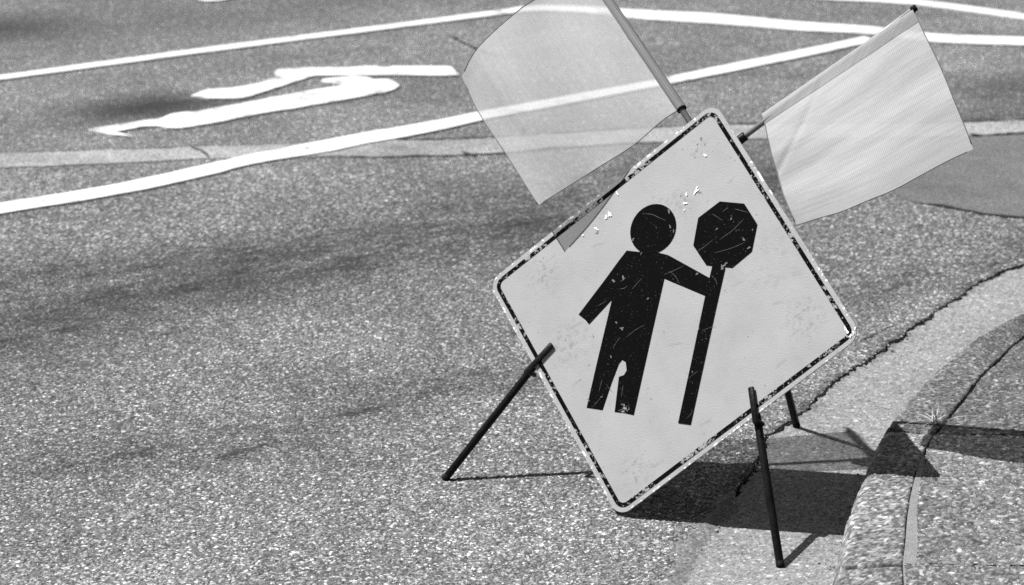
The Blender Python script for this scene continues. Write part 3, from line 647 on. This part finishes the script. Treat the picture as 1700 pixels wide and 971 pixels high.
def gap_far(s):
    return 0.0045 + 0.0045 * noise.noise(Vector((s * 16, 5, 1))) + 0.003 * noise.noise(Vector((s * 55, 2, 1)))
yb, yf = J[4][1], J[5][1]
walk_slab(0, bN - 0.003, (12, float(at(BK, sB, 0)[1])), (12, yb - 0.35), M_WALK, 'nearest slab of coarse exposed aggregate', gap_near, 3, (0.6, 1.3, 4.1, 4.6))
walk_slab(bN + 0.003, bF - 0.0025, (12, yb - 0.3485), (12, yf - 0.25), M_WALK, 'pale exposed aggregate slab holding the flag shadow', gap_mid, 6, (0.6, 1.45, 4.3, 5.3))
walk_slab(bF + 0.0025, sB[-1], (12, yf - 0.244), (20, 6.4), M_WALK_OLD, 'darker weathered slab beyond the grass tuft', gap_far, 9, (0.8, 1.7, 5.0, 6.3), 0.55)
# mortar in the joint
q = np.linspace(bN - 0.45, bF - 0.12, 120); P = at(BK, sB, q); nb = -normals2(P)
ribbon('joint_mortar', [tuple(p) for p in (P - nb * 0.001)][::4], [tuple(p) for p in (P + nb * 0.034)][::4], ZK - 0.0022, M_MORTAR, walk)
ja = at(BK, sB, bN); jb = np.array([12.0, yb - 0.349]); jd = jb - ja
jl = [tuple(ja + jd * t_ + (0, 0.004)) for t_ in np.linspace(0, 0.1, 30)]; jr = [tuple(ja + jd * t_ - (0, 0.006)) for t_ in np.linspace(0, 0.1, 30)]
ribbon('joint_mortar', jl, jr, ZK - 0.0016, M_WALK, walk, 0.001, 6)
crackline('crack', [(J[0][0] + 0.02, J[0][1] + 0.002), ((J[0][0] + J[1][0]) / 2, J[0][1] - 0.004), (J[1][0], J[1][1])], ZK + 0.0022, 0.005, M_TAR, kerb, 70, 0.004, 0.003)

# loose grit lying in the gutter
bm = bmesh.new()
for i in range(150):
    y = R.uniform(4.5, 6.6)
    if R.random() < 0.5: x = float(np.interp(y, E1[:, 1], E1[:, 0])) + R.gauss(0, 0.02)
    else: x = float(np.interp(y, KB[:, 1], KB[:, 0])) - abs(R.gauss(0, 0.03)) - 0.016
    r_ = R.uniform(0.0015, 0.0042)
    v = bmesh.ops.create_icosphere(bm, subdivisions=1, radius=r_)['verts']
    bmesh.ops.scale(bm, vec=(R.uniform(.7, 1.3), R.uniform(.7, 1.3), R.uniform(.5, .9)), verts=v)
    bmesh.ops.translate(bm, vec=(x, y, -0.003 + r_ * 0.5), verts=v)
    for q in v: q.co += Vector((R.gauss(0, 1), R.gauss(0, 1), R.gauss(0, 1))) * r_ * 0.15
grit = finish('loose_grit', bm, simple('loose_stone', 0.2, 0.8, 0.0, 90, 0.6)); grit['kind'] = 'stuff'; grit['label'] = 'loose grit lying along the gutter'

# dry grass in the joint
tf = T['tuft']
tuft = thing('grass_tuft', 'dry grass tuft growing from the joint behind the kerb', 'grass tuft', (tf[0], tf[1] + 0.03, ZK - 0.004))
def blade(az, lean, L, wd, curl):
    bm = bmesh.new(); n = 6; prev = None; p = Vector((R.uniform(-.006, .006), R.uniform(-.006, .006), 0)); a = lean
    d = Vector((math.cos(az), math.sin(az), 0)); sd_ = Vector((-d.y, d.x, 0))
    for i in range(n + 1):
        wq = wd * (1 - (i / n) ** 1.6) + 0.0002
        v = (bm.verts.new(p - sd_ * wq / 2), bm.verts.new(p + Vector((0, 0, 0.0004)) ), bm.verts.new(p + sd_ * wq / 2))
        if prev:
            bm.faces.new((prev[0], prev[1], v[1], v[0])); bm.faces.new((prev[1], prev[2], v[2], v[1]))
        prev = v
        p = p + (d * math.sin(a) + Vector((0, 0, math.cos(a)))) * (L / n); a = min(a + curl / n, 1.62)
        p.z = max(p.z, 0.006)
    return finish('blade', bm, M_GRASS, tuft, True)
for i in range(26):
    blade(R.uniform(0, 6.283), R.uniform(0.1, 1.0), R.uniform(0.022, 0.048), R.uniform(0.0014, 0.003), R.uniform(0.3, 1.5))
for az, L in ((0.05, 0.10), (-0.12, 0.075), (-2.2, 0.07), (-2.5, 0.08), (2.2, 0.055), (1.7, 0.055)):
    blade(az, 1.0, L, 0.002, 0.9)

# ------------------------------------------------------------------ the sign
MS = Matrix(T['M']); C0 = Vector(T['c'])
DD = 0.424264
base = C0 + MS @ Vector((0, -DD, 0))
def sign_space(name, label, cat):
    return thing(name, label, cat, base, MS)
UP = Vector((0, DD, 0))                                            # children are written about the centre of the face
def lift(o):
    o.data.transform(Matrix.Translation(UP)); return o
def rounded(half, r, seg=8):
    pts = []
    c = half - r
    for k, (sx, sy) in enumerate(((1, 1), (-1, 1), (-1, -1), (1, -1))):
        for i in range(seg + 1):
            a = math.pi / 2 * (k + i / seg)
            x, y = sx * c + r * math.cos(a), sy * c + r * math.sin(a)
            pts.append(((x - y) / math.sqrt(2), (x + y) / math.sqrt(2)))
    return pts
sign = sign_space('road_work_sign', 'worn diamond road work sign showing a flagger with a paddle', 'road sign')
def sheet(name, pts, z, mat, parent, thick=0.0):
    bm = bmesh.new(); top = [bm.verts.new((x, y, z)) for x, y in pts]; bm.faces.new(top)
    if thick:
        bot = [bm.verts.new((x, y, z - thick)) for x, y in pts]; bm.faces.new(bot[::-1])
        for i in range(len(top)):
            bm.faces.new((top[i], bot[i], bot[(i + 1) % len(top)], top[(i + 1) % len(top)]))
    return finish(name, bm, mat, parent)
# object coordinates of the face material run from the centre: keep its origin there
def centred(o):
    o.location = UP; return o
centred(sheet('panel', rounded(0.3, 0.030), 0.0, M_FACE, sign, 0.003))
bm = bmesh.new()
o1, i1 = rounded(0.3 - 0.0095, 0.0215), rounded(0.3 - 0.0182, 0.013)
va = [bm.verts.new((x, y, 0.0006)) for x, y in o1]; vb = [bm.verts.new((x, y, 0.0006)) for x, y in i1]
for i in range(len(va)):
    k = (i + 1) % len(va); bm.faces.new((va[i], va[k], vb[k], vb[i]))
centred(finish('border_line', bm, M_BORDER, sign))
hc, hr = T['head_c'], T['head_r']
fig = centred(sheet('flagger_symbol', [q[:2] for q in T['body']], 0.0006, M_BLACK, sign))
sheet('head', [(hc[0] + hr * math.cos(t * math.pi / 24), hc[1] + hr * math.sin(t * math.pi / 24)) for t in range(48)], 0.0009, M_BLACK, fig)
pad = centred(sheet('paddle_symbol', [q[:2] for q in T['octagon']], 0.0009, M_BLACK, sign))
sheet('handle', [q[:2] for q in T['pole']], 0.0012, M_BLACK, pad)
def blobs(name, items, mat, z, parent):
    bm = bmesh.new()
    for x, y, r, _ in items:
        n = R.randint(9, 13); ph = R.uniform(0, 6); ang = R.uniform(0, 3.14); el = R.uniform(0.35, 0.8)
        vs = []
        for k in range(n):
            t = 2 * math.pi * k / n; rr = r * R.choice((0.3, 0.5, 0.8, 1.0, 1.25)) * R.uniform(0.85, 1.15)
            a, b = rr * math.cos(t), rr * math.sin(t) * el
            vs.append(bm.verts.new((x + a * math.cos(ang) - b * math.sin(ang), y + a * math.sin(ang) + b * math.cos(ang), z)))
        bm.faces.new(vs)
    o = centred(finish(name, bm, mat, parent)); o['kind'] = 'stuff'
    return o
rnd = []
for i in range(60):
    a, b = R.uniform(-0.28, 0.28), R.uniform(-0.28, 0.28)
    rnd.append(((a - b) / 1.4142, (a + b) / 1.4142, R.uniform(0.0007, 0.0018), 0))
blobs('paint_chips', [q for q in T['chips'] if q[3] == 1], M_CHIP_W, 0.0016, sign)
blobs('scuff_marks', [q for q in T['chips'] if q[3] == 0] + rnd, M_CHIP_D, 0.00035, sign)
blobs('film_tears', T['blackchips'], M_CHIP_G, 0.0018, sign)
bm = bmesh.new()
def hair(pts, wd, z):
    P = catmull([q[:2] for q in pts], 0.003); nn = normals2(P); pr = None
    for i, (p, q) in enumerate(zip(P, nn)):
        wq = wd * (0.4 + 0.6 * math.sin(math.pi * (i + 0.5) / len(P))) * R.uniform(0.6, 1.2)
        v = (bm.verts.new((*(p + q * wq / 2), z)), bm.verts.new((*(p - q * wq / 2), z)))
        if pr: bm.faces.new((pr[0], pr[1], v[1], v[0]))
        pr = v
for q in T['scratches']:
    hair(q, 0.0006, 0.0015)
for i in range(26):
    a, b = R.uniform(-0.26, 0.26), R.uniform(-0.26, 0.26); x, y = (a - b) / 1.4142, (a + b) / 1.4142
    t = R.choice((0.6, 0.75, 0.9)) + R.uniform(-0.4, 0.4); L = R.uniform(0.006, 0.035)
    hair([(x, y), (x + L / 2 * math.cos(t) + R.uniform(-.001, .001), y + L / 2 * math.sin(t)), (x + L * math.cos(t), y + L * math.sin(t))], 0.00045, 0.0015)
sc = centred(finish('scratch_marks', bm, M_CHIP_G, sign)); sc['kind'] = 'stuff'

# ------------------------------------------------------------------ its stand
stand = sign_space('sign_stand', 'black steel tripod stand holding the diamond sign from behind', 'sign stand')
LR = 0.0078
for key, lab in (('leg_left', 'leg reaching out onto the asphalt'), ('leg_right', 'front leg standing in the gutter'), ('leg_back', 'rear leg behind the sign')):
    a, b = Vector(T[key][0]), Vector(T[key][1]); d = (b - a).normalized()
    o = lift(rod_part('leg', a + d * 0.002, b, LR, M_STEEL, stand)); o['label'] = lab
    f = rod_part('foot_cap', a, a + d * 0.012, LR + 0.0003, M_RUBBER, o); f.data.transform(Matrix.Translation(UP))
h0, h1, h2, h3 = [Vector(q) for q in T['hooks']]
for a, b in ((h1, h0), (h3, h2)):
    o = lift(rod_part('hook', a, b, 0.0066, M_STEEL, stand, 12, 0.002))
    zs = [v.co.z for v in o.data.vertices]; z0_ = min(zs)
    for v in o.data.vertices: v.co.z = 0.0022 + (v.co.z - z0_) * 0.42          # flattened bar against the face
    d = (b - a).normalized()
    x = rod_part('hook_arm', a + d * 0.006, a + d * 0.006 + Vector((0, 0, -0.034)), 0.005, M_STEEL, o, 10); x.data.transform(Matrix.Translation(UP))
lift(box_part('hub', (-0.035, 0.325, -0.112), (0.11, 0.05, 0.035), M_STEEL, stand))
lift(rod_part('spacer', (-0.02, 0.325, -0.10), (-0.02, 0.325, -0.028), 0.008, M_STEEL, stand))
lift(box_part('flag_socket', (-0.005, 0.345, -0.022), (0.10, 0.022, 0.012), M_STEEL, stand))
lift(rod_part('sign_shelf', (-0.24, -0.155, -0.012), (0.24, -0.178, -0.012), 0.006, M_STEEL, stand))

# ------------------------------------------------------------------ flags
def coons(bot, top, left, right, nu, nv, wave):
    """surface from four edges; bot and top run with u, left and right with v"""
    def par(P, n):
        C = catmull(P, 0.004); s = arc(C); q = np.linspace(0, s[-1], n)
        return np.stack([np.interp(q, s, C[:, k]) for k in range(3)], 1)
    B_, T_, L_, R_ = par(bot, nu), par(top, nu), par(left, nv), par(right, nv)
    u = np.linspace(0, 1, nu)[None, :, None]; v = np.linspace(0, 1, nv)[:, None, None]
    S = (1 - v) * B_[None] + v * T_[None] + (1 - u) * L_[:, None] + u * R_[:, None]
    S -= (1 - u) * (1 - v) * B_[0] + u * (1 - v) * B_[-1] + (1 - u) * v * T_[0] + u * v * T_[-1]
    for i in range(nv):
        for k in range(nu):
            S[i, k, 2] += wave(k / (nu - 1), i / (nv - 1))
    return S
def cloth(name, S, size, mat, parent, hem, hmat):
    nv, nu = S.shape[:2]
    me = bpy.data.meshes.new(name)
    F = [(i * nu + k, i * nu + k + 1, (i + 1) * nu + k + 1, (i + 1) * nu + k) for i in range(nv - 1) for k in range(nu - 1)]
    me.from_pydata([tuple(q) for q in S.reshape(-1, 3)], [], F)
    uv = me.uv_layers.new(name='UVMap')
    for l in me.loops:
        i, k = divmod(l.vertex_index, nu); uv.data[l.index].uv = (k / (nu - 1) * size, i / (nv - 1) * size)
    for p in me.polygons: p.use_smooth = True
    o = lift(link(name, me, mat, parent))
    # stitched hem along the free edges
    for nm, edge in hem:
        bm = bmesh.new(); tube(bm, [tuple(q) for q in edge], 0.0011, 6)
        h = finish('hem', bm, hmat, o, True); h.data.transform(Matrix.Translation(UP))
    return o
def sleeve(a, b, r, size, mat, parent):
    bm = bmesh.new(); a, b = Vector(a), Vector(b); n = 30; d = b - a; u, v = frame_for(d); rings = []
    for i in range(n + 1):
        rr = r * (1 + 0.10 * math.sin(i * 1.7) * noise.noise(Vector((i * 0.4, 1, 2))))
        rings.append([bm.verts.new(a + d * i / n + (u * math.cos(k * math.pi / 7) + v * math.sin(k * math.pi / 7)) * rr) for k in range(14)])
    for p, q in zip(rings, rings[1:]):
        for k in range(14): bm.faces.new((p[k], p[(k + 1) % 14], q[(k + 1) % 14], q[k]))
    uvl = bm.loops.layers.uv.new('UVMap')
    bm.verts.index_update()
    for f in bm.faces:
        for l in f.loops:
            i, k = divmod(l.vert.index, 14); l[uvl].uv = (k * 0.0025, i / n * size)
    o = finish('sleeve', bm, mat, parent, True); return o

SL = [Vector(q) for q in T['staff_left']]; SR = [Vector(q) for q in T['staff_right']]
fl = sign_space('warning_flag', 'open weave flag billowing to the left above the sign, staff rising past the frame', 'flag'); fl['group'] = 'flags fixed above the road work sign'
lift(rod_part('staff', SL[0], SL[1], 0.0062, M_ROD, fl, 16))
p0, p3 = Vector(T['fl_bottom'][0]), Vector(T['fl_top'][-1])
rr_ = [tuple(p0 + (p3 - p0) * t) for t in (0, 0.25, 0.5, 0.75, 1)]
S = coons(T['fl_bottom'], T['fl_top'][::-1], rr_, T['fl_left'], 60, 60, lambda u, v: 0.020 * math.sin(math.pi * u) * math.sin(math.pi * v) + (0.010 * math.sin(u * 8.5 + v * 1.2 + 0.4) + 0.002 * math.sin(u * 21 - v * 3) + 0.004 * max(0, 1 - abs(u - 0.82) / 0.04) * (v > 0.4)) * math.sin(math.pi * v) ** 0.7 * math.sin(math.pi * u))
c_ = cloth('cloth', S, 0.35, M_CLOTH, fl, [('b', S[0, ::3]), ('t', S[-1, ::3]), ('f', S[::3, -1])], M_HEM)
s_ = sleeve(p0, p3, 0.0105, 0.35, M_SLEEVE_L, c_); s_.data.transform(Matrix.Translation(UP))
d = (p3 - p0).normalized()
lift(rod_part('stopper', p0 - d * 0.005, p0 + d * 0.001, 0.0105, M_RUBBER, fl))

frg = sign_space('warning_flag', 'denser pale flag stretched out to the right of the sign, staff tip in view', 'flag'); frg['group'] = 'flags fixed above the road work sign'
lift(rod_part('staff', SR[0], SR[1], 0.0056, M_ROD, frg, 16))
q0, q3 = Vector(T['fr_bottom'][0]), Vector(T['fr_tip'][0])
lft = [tuple(q0 + (q3 - q0) * t) for t in (0, 0.25, 0.5, 0.75, 1)]
S = coons(T['fr_bottom'], T['fr_tip'], lft, T['fr_far'], 60, 60, lambda u, v: (0.0030 * math.sin(u * 8 + v * 1.6) + 0.0010 * math.sin(u * 17 - v * 4.0 + 1) + 0.0004 * math.sin(u * 37 + v * 9) - 0.003 * max(0, 1 - abs(u * 0.8 + v - 0.42) / 0.03)) * math.sin(math.pi * u) ** 0.7)
c_ = cloth('cloth', S, 0.35, M_CLOTH_R, frg, [('n', S[0, ::3]), ('t', S[-1, ::3]), ('f', S[::3, -1])], M_HEM)
# the pocket for the staff: a second layer a few millimetres in front, closed round the rod
PK = S[:, :6].copy(); PK[:, :, 2] += np.array([0.0058, 0.0062, 0.0050, 0.0036, 0.0022, 0.0007])[None]
me = bpy.data.meshes.new('sleeve'); nu = 6
me.from_pydata([tuple(q) for q in PK.reshape(-1, 3)], [], [(i * nu + k, i * nu + k + 1, (i + 1) * nu + k + 1, (i + 1) * nu + k) for i in range(59) for k in range(5)])
uv = me.uv_layers.new(name='UVMap')
for l in me.loops:
    i, k = divmod(l.vertex_index, nu); a_ = k * 0.0058; b_ = i / 59 * 0.35; uv.data[l.index].uv = (0.8 * a_ + 0.6 * b_, 0.8 * b_ - 0.6 * a_)
for p in me.polygons: p.use_smooth = True
s_ = link('sleeve', me, M_SLEEVE, c_); me.transform(Matrix.Translation(UP))
d = (SR[1] - SR[0]).normalized()
lift(rod_part('tip_cap', SR[1] - d * 0.008, SR[1] + d * 0.004, 0.0068, M_RUBBER, frg))
lift(rod_part('ferrule', SR[0] - d * 0.02, SR[0] + d * 0.024, 0.0095, M_STEEL, frg))
